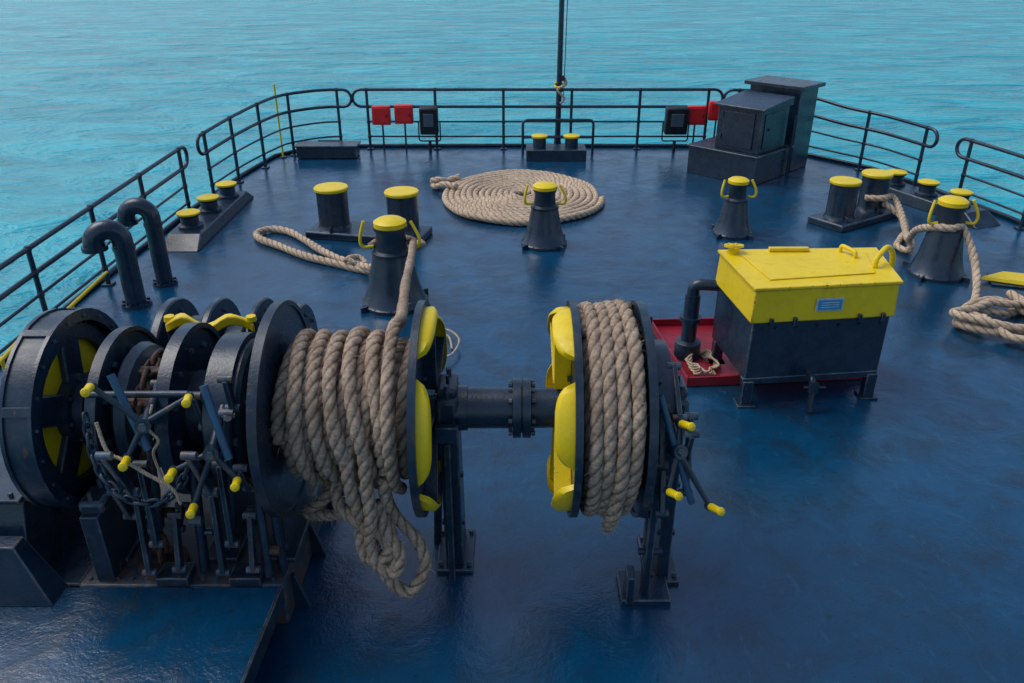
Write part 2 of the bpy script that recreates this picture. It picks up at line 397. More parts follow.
def fairlead(pts,dirv,w,name='roller_fairlead'):
    g=group(name,(pts[1][0],pts[1][1],0)); a=math.atan2(dirv[1],dirv[0])
    L=math.dist(pts[0],pts[-1])+.6; c=pts[1]
    R=Matrix.Rotation(a,3,'Z'); C=Vector((c[0],c[1],0))
    lo=[C+R@Vector(q) for q in ((-L/2-.25,-w,0),(L/2+.25,-w,0),(L/2+.25,w,0),(-L/2-.25,w,0))]
    hi=[C+R@Vector(q) for q in ((-L/2,-w*.9,.16),(L/2,-w*.9,.16),(L/2,w*.9,.16),(-L/2,w*.9,.16))]
    hexa(g,'base',lo,hi,NAVY,.015)
    for x,y in pts:
        lathe(g,'roller',(x,y,.16),(0,0,1),[(0,.16),(.03,.16),(.05,.115),(.14,.115),(.17,.15)],NAVY2,28)
        lathe(g,'cap',(x,y,.33),(0,0,1),[(0,.14),(.01,.15),(.03,.15),(.042,.12),(.043,0)],YEL,28)
    return g
fairlead([(-4.27,10.2),(-4.25,10.9),(-4.22,11.6)],(0,1),.24)
fairlead([(5.97,12.27),(6.2,11.7),(6.42,11.17)],(-.37,.93),.24)

# ---------------------------------------------------------------- ventilators
def vent(x,y,h,r,d):
    g=group('gooseneck_ventilator',(x,y,0)); R=.135; d=Vector(d).normalized()
    P=[Vector((x,y,0)),Vector((x,y,h))]
    c=Vector((x,y,h))+d*R
    for i in range(1,13):
        t=PI*i/12; P.append(c-d*R*math.cos(t)+Vector((0,0,R*math.sin(t))))
    P.append(P[-1]+Vector((0,0,-.05)))
    sweep(g,'pipe',P,r,NAVY,24)
    e=P[-1]; lathe(g,'mouth',e,(0,0,-1),[(-.03,r*1.22),(.02,r*1.22),(.02,r*.9)],NAVY,24)
    lathe(g,'foot_flange',(x,y,0),(0,0,1),[(0,r*1.5),(.03,r*1.5),(.031,r)],NAVY,24); bolts(g,'foot_bolts',(x,y,.03),(0,0,1),r*1.28,8,NAVY)
    lathe(g,'collar',(x,y,h-.1),(0,0,1),[(0,r*1.1),(.04,r*1.1),(.041,r)],NAVY,24)
vent(-4.10,8.0,.74,.105,(-1,-.45,0)); vent(-4.02,8.6,.80,.092,(-1,-.1,0))

# ---------------------------------------------------------------- power unit
g=group('hydraulic_power_unit',(2.52,6.3,0))
def Hx(nm,F,z0,z1,mat,bev=.012,F2=None):
    F2=F2 or F
    return hexa(g,nm,[Vector((x,y,z0)) for x,y in F],[Vector((x,y,z1)) for x,y in F2],mat,bev)
def gr(F,d):
    cx=sum(p[0] for p in F)/4; cy=sum(p[1] for p in F)/4
    return [(x+(d if x>cx else -d),y+(d if y>cy else -d)) for x,y in F]
F=[(1.93,5.85),(3.16,6.00),(3.27,6.80),(1.84,6.74)]
Hx('tank_body',gr(F,-.025),.24,.79,NAVY)
Hx('yellow_hood',F,.78,1.065,YEL,bev=.012,F2=gr(F,-.012))
Hx('hood_lid',gr(F,.006),1.067,1.095,YEL,bev=.008)
Hx('hood_panel',gr(F,-.16),1.097,1.106,YEL,bev=.003)
rz=math.atan2(.15,1.23)
box(g,'label_frame',(2.57,5.921,.925),(.23,.01,.11),WHITE,rz=rz,bevel=0)
box(g,'label',(2.571,5.915,.925),(.20,.01,.085),LABEL,rz=rz,bevel=0)
for k in range(3): box(g,'label_text_line',(2.571,5.909,.945-.02*k),(.15,.004,.006),WHITE,rz=rz,bevel=0)
for (x,y) in ((1.99,5.90),(3.09,6.04),(3.18,6.72),(1.92,6.66)):
    box(g,'leg',(x,y,.12),(.09,.09,.24),NAVY); box(g,'leg_foot',(x,y,.01),(.15,.15,.02),NAVY,bevel=.003)
box(g,'skid_front',(2.53,5.97,.235),(1.2,.06,.06),NAVY,rz=rz)
sweep(g,'lid_handle',fillet([(3.05,6.30,1.09),(3.05,6.30,1.18),(3.20,6.45,1.24),(3.29,6.50,1.14),(3.29,6.50,.99),(3.22,6.48,.96)],.08),.024,YEL,10)
sweep(g,'lid_handle_2',fillet([(2.96,6.5,1.09),(2.96,6.5,1.16),(2.90,6.68,1.16),(2.90,6.68,1.09)],.05),.018,YEL,8)
cyl(g,'filler',(1.95,6.66,1.09),(1.95,6.66,1.15),.05,YEL); 
ring(g,'filler_wheel',(1.95,6.66,1.15),(0,.2,1),0,.02,.06,.085,YEL,24)
for k in range(3): box(g,'wheel_spoke',(1.95,6.66,1.16),(.14,.014,.012),YEL,rz=k*PI/3,bevel=0)
box(g,'hinge',(2.45,6.70,1.115),(.35,.05,.03),YEL,bevel=.004)
for x in (2.1,2.3,2.85,3.05): 
    box(g,'hasp',(x,5.838+(x-1.93)*.122,.79),(.03,.03,.07),NAVY,rz=rz,bevel=.003)
for k in range(7): 
    x=1.98+k*.18; bolts(g,'body_bolt',(x,5.868+(x-1.93)*.122,.72),(0,-1,0),.0001,1,NAVY2,.012,.012)
cyl(g,'side_pipe',(1.66,6.75,.06),(1.66,6.75,.66),.07,NAVY); lathe(g,'side_pipe_flange',(1.66,6.75,.40),(0,0,1),[(0,.10),(.04,.10)],NAVY)
lathe(g,'side_pump',(1.66,6.75,.02),(0,0,1),[(0,.12),(.16,.12),(.18,.08)],NAVY2)
sweep(g,'side_elbow',fillet([(1.66,6.75,.62),(1.66,6.75,.76),(1.9,6.72,.76)],.12),.055,NAVY,14)
sweep(g,'drain_pipe',fillet([(2.5,6.0,.30),(2.5,5.80,.30),(2.5,5.75,.02)],.06),.025,NAVY,10)
lathe(g,'drain_valve',(2.5,5.77,.2),(0,0,1),[(0,.045),(.08,.045)],NAVY,12)
cyl(g,'drain_cock',(2.42,5.77,.24),(2.6,5.77,.24),.012,NAVY,seg=8)
g=group('red_drip_tray',(2.3,6.8,0))
T=[(1.56,6.20),(3.24,6.34),(3.24,7.5),(1.42,7.42)]
hexa(g,'floor',[Vector((x,y,.004)) for x,y in T],[Vector((x,y,.02)) for x,y in T],DRED,0)
for i in range(4):
    a=Vector((*T[i],.05)); b=Vector((*T[(i+1)%4],.05)); c=(a+b)/2; d=b-a
    box(g,'lip',c,(d.length+.02,.018,.09),DRED,rz=math.atan2(d.y,d.x),bevel=.003)
P=[]
for i in range(90):
    t=i*.33; r=.17+.04*math.sin(i*1.7)
    P.append((1.76+.7*r*math.cos(t),6.55+r*math.sin(t)*1.2,.035+.0007*i+.01*math.sin(i)))
g=group('thin_line_coil',(1.76,6.6,0)); sweep(g,'line',catmull(P,3),.010,ROPE2,6,1,step=.008)

# ---------------------------------------------------------------- flat coil
g=group('flat_rope_coil',(.19,12.05,0))
P=[]; turns=12; cx,cy=.15,12.05
N=int(turns*48)
for i in range(N):
    t=i/48; r=.10+1.13*t/turns; a=2*PI*t
    r*=1+.010*math.sin(3*a+t*.7)+.006*math.sin(7*a+t)
    P.append((cx+r*math.cos(a),cy+r*1.13*math.sin(a),.055+.008*math.sin(a*2+t)+.006*math.sin(5*a)))
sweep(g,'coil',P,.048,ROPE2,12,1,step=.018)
P=[(cx-1.0,cy+.75,.14),(cx-1.25,cy+.65,.08),(cx-1.4,cy+.55,.06),(cx-1.35,cy+.38,.08),(cx-1.2,cy+.30,.14),(cx-1.02,cy+.15,.14)]
sweep(g,'tail',catmull(P,8),.048,ROPE2,10,1)
P=[(cx-1.33,cy+.65,.05),(cx-1.42,cy+.55,.12),(cx-1.32,cy+.48,.16),(cx-1.2,cy+.55,.12)]
sweep(g,'tail_end',catmull(P,8),.048,ROPE2,10,1)
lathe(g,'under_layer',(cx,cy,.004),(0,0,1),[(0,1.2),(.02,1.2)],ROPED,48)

# ---------------------------------------------------------------- mooring ropes
g=group('mooring_rope_eye',(-2.5,9.5,0))
P=[(-.98,8.25,.62),(-1.1,8.42,.5),(-1.45,8.62,.2),(-1.76,8.9,.055),(-2.2,9.15,.05),(-2.6,9.4,.05),(-3.0,9.75,.05),(-3.3,10.0,.05),(-3.42,10.25,.05),(-3.28,10.42,.05),(-3.0,10.3,.05),(-2.7,9.95,.05),(-2.35,9.5,.05),(-1.95,9.12,.05),(-1.72,8.85,.11),(-1.62,8.75,.14)]
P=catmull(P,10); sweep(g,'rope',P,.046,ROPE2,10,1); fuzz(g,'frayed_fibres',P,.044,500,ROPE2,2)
P=[(-2.0,9.0,.13),(-1.95,9.12,.13),(-1.86,9.2,.1),(-1.78,9.1,.06),(-1.85,8.98,.1),(-1.95,9.0,.15)]
sweep(g,'seizing',catmull(P,6),.03,ROPE2,8,2)

g=group('lead_rope',(-.9,6,0.9))
P=[(-1.5,8.05,.66),(-1.42,8.22,.66),(-1.2,8.28,.67),(-1.06,8.12,.70),(-1.03,7.9,.74),(-.94,7.0,.91),(-.86,6.0,1.08),(-.75,5.0,1.30),(-.665,4.3,1.54),(-.65,4.0,1.645),(-.645,3.85,1.65),(-.64,3.62,1.56),(-.635,3.47,1.36),(-.63,3.44,1.16),(-.63,3.50,.95),(-.625,3.68,.78)]
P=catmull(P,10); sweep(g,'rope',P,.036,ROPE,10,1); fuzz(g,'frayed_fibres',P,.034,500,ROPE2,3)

g=group('shore_rope',(5.4,9,0))
P=[(5.0,11.05,.3),(5.2,10.96,.32),(5.42,11.1,.3),(5.38,10.7,.2),(5.2,10.1,.12),(5.0,9.6,.2),(4.86,9.2,.45),(4.86,8.85,.60),(5.0,8.71,.63),(5.18,8.78,.6),(5.24,8.5,.3),(5.1,8.1,.1),(4.9,7.8,.05),(4.66,7.5,.05)]
P=catmull(P,10); sweep(g,'rope',P,.042,ROPE2,10,1); fuzz(g,'frayed_fibres',P,.04,400,ROPE2,4)
P=[(5.25,11.0,.25),(5.45,10.8,.1),(5.35,10.4,.05),(5.1,10.0,.05),(4.95,9.75,.05),(5.0,9.55,.06),(5.1,9.7,.1),(5.2,10.1,.08)]
sweep(g,'rope_2',catmull(P,10),.042,ROPE2,10,1)
P=[]
for i in range(40):
    t=i*.52; r=.42+.11*math.sin(i*1.3)+.05*math.cos(i*2.9)
    P.append((5.16+r*math.cos(t)*1.15+.04*math.sin(i),7.35+r*math.sin(t)*.95,.05+.004*i+.02*math.sin(i*2.1)))
P=catmull(P,8); sweep(g,'loose_coil',P,.042,ROPE2,10,1); fuzz(g,'frayed_fibres',P,.04,700,ROPE2,5)

g=group('yellow_deck_hatch',(5.75,8.9,0))
hexa(g,'plate',[Vector((5.45,8.65,.03)),Vector((6.1,8.35,.03)),Vector((6.2,8.7,.03)),Vector((5.80,8.85,.03))],[Vector((5.47,8.66,.07)),Vector((6.1,8.38,.07)),Vector((6.18,8.69,.07)),Vector((5.80,8.82,.07))],YEL,.006)
box(g,'frame',(5.88,8.62,.015),(.6,.4,.02),NAVY,rz=-.35)

# ================================================================ WINCH
AY,AZ=3.9,1.18
W=group('mooring_winch',(-.5,AY,0))
X=(1,0,0)
FR=.605
def ax(nm,prof,mat=NAVY,seg=48,y=AY,z=AZ,bev=0): return lathe(W,nm,(0,y,z),X,prof,mat,seg,bev)
def flange(x0,x1,R,mat=NAVY,y=AY,z=AZ,nm='flange'):
    e=.006; return ax(nm,[(x0,.02),(x0,R-e),(x0+e,R),(x1-e,R),(x1,R-e),(x1,.02)],mat,64,y,z)
ax('main_shaft',[(-2.9,.07),(.99,.07)],NAVY2,24)
for x0,x1,s in ((-1.30,-1.27,-1),(-.51,-.49,1),(.325,.345,-1),(.69,.715,1)):
    flange(x0,x1,FR); ring(W,'flange_rim',(0,AY,AZ),X,x0-.010,x1+.010,FR-.02,FR+.006,NAVY2)
    xo=x1+.002 if s>0 else x0-.002
    bolts(W,'flange_bolts',(xo,AY,AZ),(s,0,0),.24,10,NAVY2,.016,.02)
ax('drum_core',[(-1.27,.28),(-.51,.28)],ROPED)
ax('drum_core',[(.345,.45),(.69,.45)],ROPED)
for k in range(8):
    a=2*PI*k/8; d=Vector((0,math.cos(a),math.sin(a)))
    box(W,'flange_rib',Vector((.735,AY,AZ))+d*.38,(.04,.38,.018),NAVY,rx=a,bevel=.003)
def guards(x,side,R,n,off,w,span,ribmat):
    """curved yellow rim guards with rounded ends + stiffeners"""
    for k in range(n):
        a0=off+2*PI*k/n; m=18; v=[];f=[]
        for j in range(m+1):
            t=2*j/m-1; a=a0+t*span/2; ww=max(.004,w*math.sqrt(max(0,1-abs(t)**3.2)))
            rd=Vector((0,math.cos(a),math.sin(a))); C=Vector((x,AY,AZ)); r0=R-.03
            for q,(xx,rr) in enumerate(((0,0),(ww*.75,0),(ww,-.022),(ww,-.034),(ww*.72,-.013),(0,-.013))): v.append(C+Vector((side*xx,0,0))+rd*(r0+rr))
        for j in range(m):
            for q in range(6):
                q2=(q+1)%6; f.append((j*6+q,j*6+q2,j*6+6+q2,j*6+6+q))
        f+=[tuple(range(5,-1,-1)),tuple(m*6+q for q in range(6))]
        add('yellow_rim_guard',v,f,YEL,W,50)
        rd=Vector((0,math.cos(a0),math.sin(a0))); tg=Vector((0,-math.sin(a0),math.cos(a0))); C=Vector((x,AY,AZ)); v=[]
        for d in (-.010,.010):
            for (xx,r) in ((0,.14),(w*.8,.14),(w*.9,R-.06),(0,R-.045)): v.append(C+Vector((side*xx,0,0))+rd*r+tg*d)
        add('rib',v,[(0,1,2,3),(7,6,5,4),(0,4,5,1),(1,5,6,2),(2,6,7,3),(3,7,4,0)],ribmat,W,0,.004)
guards(-.489,1,FR,5,2.86,.085,1.05,NAVY); guards(.324,-1,FR,6,2.78,.11,.82,YEL)
ax('shaft_sleeve',[(-.40,.13),(-.25,.13),(-.249,.118),(.0,.118)],NAVY)
ax('coupling',[(.0,.14),(.005,.172),(.050,.172),(.052,.145),(.058,.145),(.06,.172),(.105,.172),(.11,.14)],NAVY,40)
bolts(W,'coupling_bolts',(.0,AY,AZ),(-1,0,0),.148,8,EDGE_N,.014,.02)
bolts(W,'coupling_bolts',(.11,AY,AZ),(1,0,0),.148,8,EDGE_N,.014,.02)
ax('shaft_sleeve',[(.11,.115),(.25,.115),(.251,.135),(.32,.135)],NAVY)
def bearing(x,w=.11,zb=0.0,foot=.30,y0=.14):
    box(W,'bearing_block',(x,AY,AZ),(w+.02,.26,.24),NAVY,bevel=.03)
    box(W,'bearing_cap',(x,AY,AZ+.14),(w,.2,.06),NAVY,bevel=.02)
    for s in (-1,1): cyl(W,'cap_bolt',(x,AY+s*.10,AZ+.1),(x,AY+s*.10,AZ+.20),.016,EDGE_N,seg=6)
    cyl(W,'grease_nipple',(x,AY,AZ+.17),(x,AY,AZ+.21),.010,NAVY2,seg=8)
    yc=AY+y0
    lo=[Vector((x-w/2,yc-foot/2,zb+.03)),Vector((x+w/2,yc-foot/2,zb+.03)),Vector((x+w/2,yc+foot/2,zb+.03)),Vector((x-w/2,yc+foot/2,zb+.03))]
    hi=[Vector((x-w/2,AY-.10,AZ-.12)),Vector((x+w/2,AY-.10,AZ-.12)),Vector((x+w/2,AY+.14,AZ-.12)),Vector((x-w/2,AY+.14,AZ-.12))]
    hexa(W,'pedestal_web',lo,hi,NAVY)
    box(W,'pedestal_foot',(x,yc,zb+.015),(w+.12,foot+.10,.03),NAVY)
    for s in (-1,1):
        for t in (-1,1): cyl(W,'foot_bolt',(x+s*(w/2+.035),yc+t*foot/2,zb+.03),(x+s*(w/2+.035),yc+t*foot/2,zb+.055),.016,EDGE_N,seg=6)
    for z in (.35,.7): box(W,'web_stiffener',(x,yc-foot/2+.02+z*.02,zb+z),(w+.03,.03,.03),NAVY,bevel=.004)
bearing(-.36)
box(W,'front_brace',(-.37,3.80,.5),(.04,.04,1.0),NAVY,rx=-.02)
box(W,'side_arm',(-.36,3.72,1.12),(.13,.05,.10),NAVY)
box(W,'side_brace',(-.47,4.15,.42),(.05,.06,.85),NAVY,ry=.05)
ax('brake_drum',[(.75,.34),(.755,.36),(.86,.36),(.865,.34),(.865,.1)],NAVY2)
ring(W,'brake_band',(0,AY,AZ),X,.765,.850,.365,.39,NAVY)
bolts(W,'drum_bolts',(.866,AY,AZ),X,.26,8,EDGE_N,.014,.02)
bearing(.93,.08,foot=.34,y0=.06)
for (y,a) in ((3.62,.06),(3.72,-.10)):
    box(W,'brake_strut',(.80,y,.52),(.045,.045,1.0),NAVY,rx=a)
box(W,'brake_foot',(.80,3.70,.02),(.3,.26,.04),NAVY)
box(W,'brake_foot_block',(.70,3.62,.12),(.05,.12,.2),NAVY)
for z in (.35,.62,.88): cyl(W,'strut_pin',(.74,3.65,z),(.88,3.65,z),.022,NAVY2,seg=10)
def lug(x,y,z,l,a,mat=NAVY,w=.028,t=.055):
    d=Vector((0,math.cos(a),math.sin(a)))*l; p0=Vector((x,y,z)); p1=p0+d
    c=(p0+p1)/2; box(W,'link_plate',c,(w,l,t),mat,rx=a,bevel=.006)
    for q in (p0,p1): cyl(W,'link_pin',q-Vector((w*1.3,0,0)),q+Vector((w*1.3,0,0)),.022,EDGE_N,seg=10)
lug(.86,3.50,1.36,.30,.6); lug(.90,3.46,1.1,.26,1.9); lug(.82,3.5,.75,.32,1.2); lug(.95,3.55,.85,.45,1.4); lug(.78,3.46,1.1,.3,1.2)
def wheel(c,axd,L,angs,grip=.11,rr=.013,m=NAVY2):
    u,w,a=basis(axd); c=Vector(c)
    cyl(W,'handwheel_hub',c-a*.05,c+a*.04,.038,NAVY,seg=16); cyl(W,'hub_nut',c+a*.04,c+a*.065,.02,EDGE_N,seg=6)
    for k,(g0,ll) in enumerate(angs):
        d=u*math.cos(g0)+w*math.sin(g0); e=c+d*L*ll
        cyl(W,'handwheel_arm',c+d*.02,e,rr*1.35,m,rr,seg=10)
        lathe(W,'arm_eye',e-a*.015,a,[(0,.024),(.03,.024)],m,12)
        cyl(W,'handwheel_grip',e+a*.01,e+a*grip,.021,YEL,.018,seg=12)
        lathe(W,'grip_knob',e+a*grip,a,[(-.01,.018),(0,.023),(.010,.020),(.016,.005)],YEL,12)
    return c
wheel((.84,3.38,1.24),(.25,-.80,.35),.20,((1.35,.70),(4.35,1.05),(5.15,1.75)))
cyl(W,'brake_spindle',(.84,3.38,1.24),(.82,3.75,1.38),.022,NAVY2)
cyl(W,'brake_rod',(.74,3.45,1.52),(.93,3.33,.95),.018,STEELBLUE,seg=12)
# ---- left machinery
PL=.30
ax('brake_drum',[(-1.62,.1),(-1.62,.38),(-1.60,.40),(-1.44,.40),(-1.42,.38),(-1.42,.1)],NAVY2)
ring(W,'brake_band',(0,AY,AZ),X,-1.595,-1.46,.405,.43,NAVY)
bolts(W,'drum_bolts',(-1.418,AY,AZ),X,.3,10,EDGE_N,.016,.02)
flange(-1.80,-1.77,.48,nm='clutch_disc'); ring(W,'clutch_rim',(0,AY,AZ),X,-1.82,-1.75,.455,.485,NAVY)
ax('clutch_hub',[(-1.8,.22),(-1.64,.2),(-1.63,.15)],NAVY2,32)
bolts(W,'clutch_bolts',(-1.768,AY,AZ),X,.36,12,EDGE_N,.016,.02)
ax('chain_gypsy',[(-2.10,.36),(-2.08,.38),(-2.03,.36),(-1.99,.27),(-1.94,.24),(-1.89,.27),(-1.86,.36),(-1.84,.38)],NAVY2,24)
for k in range(10):
    a=2*PI*k/10; d=Vector((0,math.cos(a),math.sin(a))); box(W,'gypsy_whelp',Vector((-1.965,AY,AZ))+d*.28,(.20,.08,.05),RUST,rx=a,bevel=.008)
flange(-2.17,-2.145,.46,nm='gypsy_disc',mat=NAVY2); ring(W,'gypsy_rim',(0,AY,AZ),X,-2.185,-2.13,.44,.465,NAVY2)
ax('gypsy_hub',[(-2.35,.16),(-2.12,.2)],NAVY2,32)
bolts(W,'gypsy_bolts',(-2.143,AY,AZ),X,.35,10,EDGE_N,.016,.02)
ax('gear_yellow_web',[(-2.50,.02),(-2.50,.43),(-2.485,.43),(-2.485,.02)],YEL)
ring(W,'gear_rim',(0,AY,AZ),X,-2.52,-2.44,.40,.48,NAVY)
for k in range(5):
    a=.15+2*PI*k/5; d=Vector((0,math.cos(a),math.sin(a)))
    box(W,'gear_spoke',Vector((-2.465,AY,AZ))+d*.28,(.04,.30,.17),NAVY,rx=a,bevel=.01)
ax('gear_hub',[(-2.51,.20),(-2.42,.20),(-2.41,.17),(-2.36,.16),(-2.35,.13)],NAVY,32)
bolts(W,'gear_hub_bolts',(-2.418,AY,AZ),X,.185,8,EDGE_N,.012,.015)
v=[];fc=[]
for k in range(56):
    a=2*PI*k/56; d=Vector((0,math.cos(a),math.sin(a))); t=Vector((0,-math.sin(a),math.cos(a))); C0=Vector((0,AY,AZ)); b=len(v)
    for xx in (-2.515,-2.445):
        for (r,h) in ((.478,-.013),(.478,.013),(.505,.007),(.505,-.007)): v.append(C0+Vector((xx,0,0))+d*r+t*h)
    fc+=[(b,b+1,b+2,b+3),(b+7,b+6,b+5,b+4),(b+1,b+5,b+6,b+2),(b+2,b+6,b+7,b+3),(b+3,b+7,b+4,b)]
add('gear_teeth',v,fc,NAVY,W,0)
GR=.555
ring(W,'gear_guard',(0,AY,AZ),X,-2.54,-2.40,GR-.015,GR,NAVY2,40)
ring(W,'gear_guard_lip',(0,AY,AZ),X,-2.415,-2.395,GR-.055,GR+.012,NAVY,40)
ring(W,'gear_guard_back',(0,AY,AZ),X,-2.56,-2.54,.10,GR+.012,NAVY,40)
bolts(W,'guard_bolts',(-2.394,AY,AZ),X,GR-.028,20,EDGE_N,.01,.01)
for a in (.5,1.3,2.1,2.9): 
    d=Vector((0,-math.cos(a),math.sin(a))); box(W,'guard_strap',Vector((-2.47,AY,AZ))+d*(GR+.006),(.14,.05,.012),NAVY2,rx=PI/2-a,bevel=.002)
hexa(W,'gearbox',[Vector((-3.3,3.30,0)),Vector((-2.70,3.30,0)),Vector((-2.70,4.4,0)),Vector((-3.3,4.4,0))],[Vector((-3.3,3.55,.78)),Vector((-2.70,3.55,.78)),Vector((-2.70,4.3,.78)),Vector((-3.3,4.3,.78))],NAVY)
box(W,'gearbox_lid',(-3.0,3.92,.80),(.6,.8,.03),NAVY)
for k in range(5): cyl(W,'gearbox_bolt',(-2.76-.12*k,3.56,.815),(-2.76-.12*k,3.56,.84),.014,EDGE_N,seg=6)
lathe(W,'gearbox_cover',(-2.70,3.95,.6),(1,0,0),[(0,.17),(.03,.17),(.032,.14),(.05,.14)],NAVY,32)
hexa(W,'gearbox_foot',[Vector((-2.95,3.25,.31)),Vector((-2.50,3.25,.31)),Vector((-2.50,3.42,.31)),Vector((-2.95,3.42,.31))],[Vector((-2.95,3.32,.66)),Vector((-2.66,3.32,.66)),Vector((-2.66,3.42,.66)),Vector((-2.95,3.42,.66))],NAVY)
box(W,'gear_pedestal',(-2.30,3.58,.53),(.10,.26,.45),NAVY2); box(W,'gear_pedestal_cap',(-2.30,3.58,.78),(.14,.18,.08),NAVY2,bevel=.03)
for s in (-1,1): cyl(W,'cap_bolt',(-2.30,3.58+s*.06,.80),(-2.30,3.58+s*.06,.87),.014,EDGE_N,seg=6)
for xx in (-2.34,-1.70,-1.36):
    lo=[Vector((xx-.04,AY-.24,PL)),Vector((xx+.04,AY-.24,PL)),Vector((xx+.04,AY+.28,PL)),Vector((xx-.04,AY+.28,PL))]
    hi=[Vector((xx-.04,AY-.12,AZ)),Vector((xx+.04,AY-.12,AZ)),Vector((xx+.04,AY+.12,AZ)),Vector((xx-.04,AY+.12,AZ))]
    hexa(W,'frame_web',lo,hi,NAVY2); box(W,'frame_foot',(xx,AY,PL+.02),(.2,.6,.035),NAVY2)
for (x0,x1,r,m) in ((-2.25,-2.19,.42,NAVY),(-2.12,-2.0,.30,NAVY2),(-1.95,-1.90,.42,NAVY),(-1.86,-1.74,.26,NAVY2),(-1.66,-1.62,.42,NAVY),(-1.56,-1.45,.30,NAVY2),(-1.42,-1.37,.38,NAVY)):
    lathe(W,'rear_drum',(0,4.72,1.05),X,[(x0,r-.01),(x0+.01,r),(x1-.01,r),(x1,r-.01)],m,40)
    lathe(W,'rear_drum_hub',(0,4.72,1.05),X,[(x0-.03,.12),(x1+.03,.12)],m,24)
    bolts(W,'rear_bolts',(x1,4.72,1.05),X,r*.8,10,EDGE_N,.014,.016)
lathe(W,'rear_shaft',(0,4.72,1.05),X,[(-2.6,.08),(-1.2,.08)],NAVY2,20)
for xx in (-2.3,-1.55): box(W,'rear_pedestal',(xx,4.72,.6),(.09,.3,1.0),NAVY2)
P=[(-2.12,4.45,1.43),(-2.0,4.42,1.49),(-1.86,4.4,1.43),(-1.72,4.42,1.49),(-1.58,4.45,1.43)]
v=[];fc=[]
for i,q in enumerate(catmull(P,4)):
    w=.035+.02*math.sin(i*.8)
    v+=[(q[0],q[1]-w,q[2]-.03),(q[0],q[1]+w,q[2]-.03),(q[0],q[1]+w,q[2]+.03),(q[0],q[1]-w,q[2]+.03)]
m=len(v)//4
for i in range(m-1):
    for j in range(4): fc.append((i*4+j,i*4+(j+1)%4,i*4+4+(j+1)%4,i*4+4+j))
fc+=[(3,2,1,0),tuple(4*m-4+j for j in range(4))]
add('yellow_pawl_bar',v,fc,YEL,W,40,.008)
for x in (-2.1,-1.6): cyl(W,'pawl_pin',(x,4.45,1.1),(x,4.45,1.47),.03,NAVY); lathe(W,'pawl_cap',(x,4.45,1.47),(0,0,1),[(0,.035),(.03,.03)],YEL,12)
for xx in (-1.52,-1.93):
    lug(xx,3.40,.62,.50,1.5); lug(xx+.05,3.46,1.24,.32,.7); lug(xx-.04,3.36,1.0,.36,2.0); lug(xx+.08,3.42,.42,.32,1.3); lug(xx-.09,3.42,.40,.5,1.45,NAVY2)
    box(W,'strut_foot',(xx+.02,3.48,PL+.03),(.18,.14,.06),NAVY2)
    cyl(W,'brake_rod',(xx+.1,3.40,1.42),(xx-.05,3.57,.6),.020,NAVY2,seg=12)
for (a,b,r,m) in (((-1.96,3.42,1.66),(-1.80,3.30,1.30),.020,STEELBLUE),((-1.50,3.38,1.62),(-1.40,3.28,1.26),.020,STEELBLUE),((-1.37,3.45,.35),(-1.39,3.55,1.0),.025,NAVY),((-1.3,3.5,.35),(-1.32,3.55,.9),.025,NAVY),((-1.75,3.5,.34),(-1.72,3.55,1.0),.028,NAVY),((-2.15,3.5,1.5),(-1.6,3.42,1.55),.018,NAVY2)):
    cyl(W,'linkage_rod',a,b,r,m,seg=12)
wheel((-1.80,3.32,1.44),(.25,-.88,.20),.26,((2.3,1.15),(.45,.95),(4.15,.75)))
wheel((-1.48,3.28,1.30),(.20,-.88,.25),.25,((5.3,.75),(4.3,1.15),(3.5,.8)))
cyl(W,'brake_spindle',(-1.80,3.32,1.44),(-1.85,3.75,1.5),.022,NAVY2); cyl(W,'brake_spindle',(-1.48,3.28,1.30),(-1.5,3.7,1.45),.022,NAVY2)
rc=random.Random(5)
for i in range(24):
    x=rc.uniform(-2.1,-1.33); y=rc.uniform(3.46,3.64); z=rc.uniform(.45,1.45)
    if i%3: cyl(W,'clevis',(x-.035,y,z),(x+.035,y,z),rc.uniform(.016,.03),rc.choice([NAVY,NAVY2,EDGE_N,RUST]),seg=8)
    else: lug(x,y,z,rc.uniform(.12,.25),rc.uniform(.3,2.4),rc.choice([NAVY,NAVY2]))
g=group('winch_foundation',(-2,3.8,0))
box(g,'grey_bed',(-1.87,4.05,.15),(1.16,1.26,.30),GREY,bevel=.015)
box(g,'bed_left',(-2.75,4.05,.14),(.59,1.2,.28),NAVY,bevel=.015)
hexa(g,'blue_step',[Vector(q) for q in ((-3.4,1.6,.2),(-1.36,1.6,.2),(-1.30,3.405,.2),(-3.4,3.405,.2))],[Vector(q) for q in ((-3.4,1.6,.31),(-1.36,1.6,.31),(-1.30,3.405,.31),(-3.4,3.405,.31))],DECK,.012)
box(g,'step_kerb',(-1.325,2.5,.26),(.02,1.8,.12),NAVY2,rz=-.033,bevel=.004)
box(g,'step_support',(-2.3,2.5,.1),(1.8,1.6,.2),NAVY)
for y in (3.55,4.0,4.5): hexa(g,'bracket',[Vector((-1.29,y,0)),Vector((-1.2,y,0)),Vector((-1.2,y+.03,0)),Vector((-1.29,y+.03,0))],[Vector((-1.29,y,.25)),Vector((-1.27,y,.25)),Vector((-1.27,y+.03,.25)),Vector((-1.29,y+.03,.25))],NAVY,0)
lathe(g,'chain_pipe',(-2.03,3.60,.30),(0,0,1),[(0,.14),(.03,.14),(.04,.11),(.02,.09),(.005,.085)],RUST,28)
for i in range(14): cyl(g,'bed_bolt',(-2.4+.08*i,3.47,.30),(-2.4+.08*i,3.47,.318),.012,EDGE_N,seg=6)
C=group('anchor_chain',(-1.96,3.7,.8))
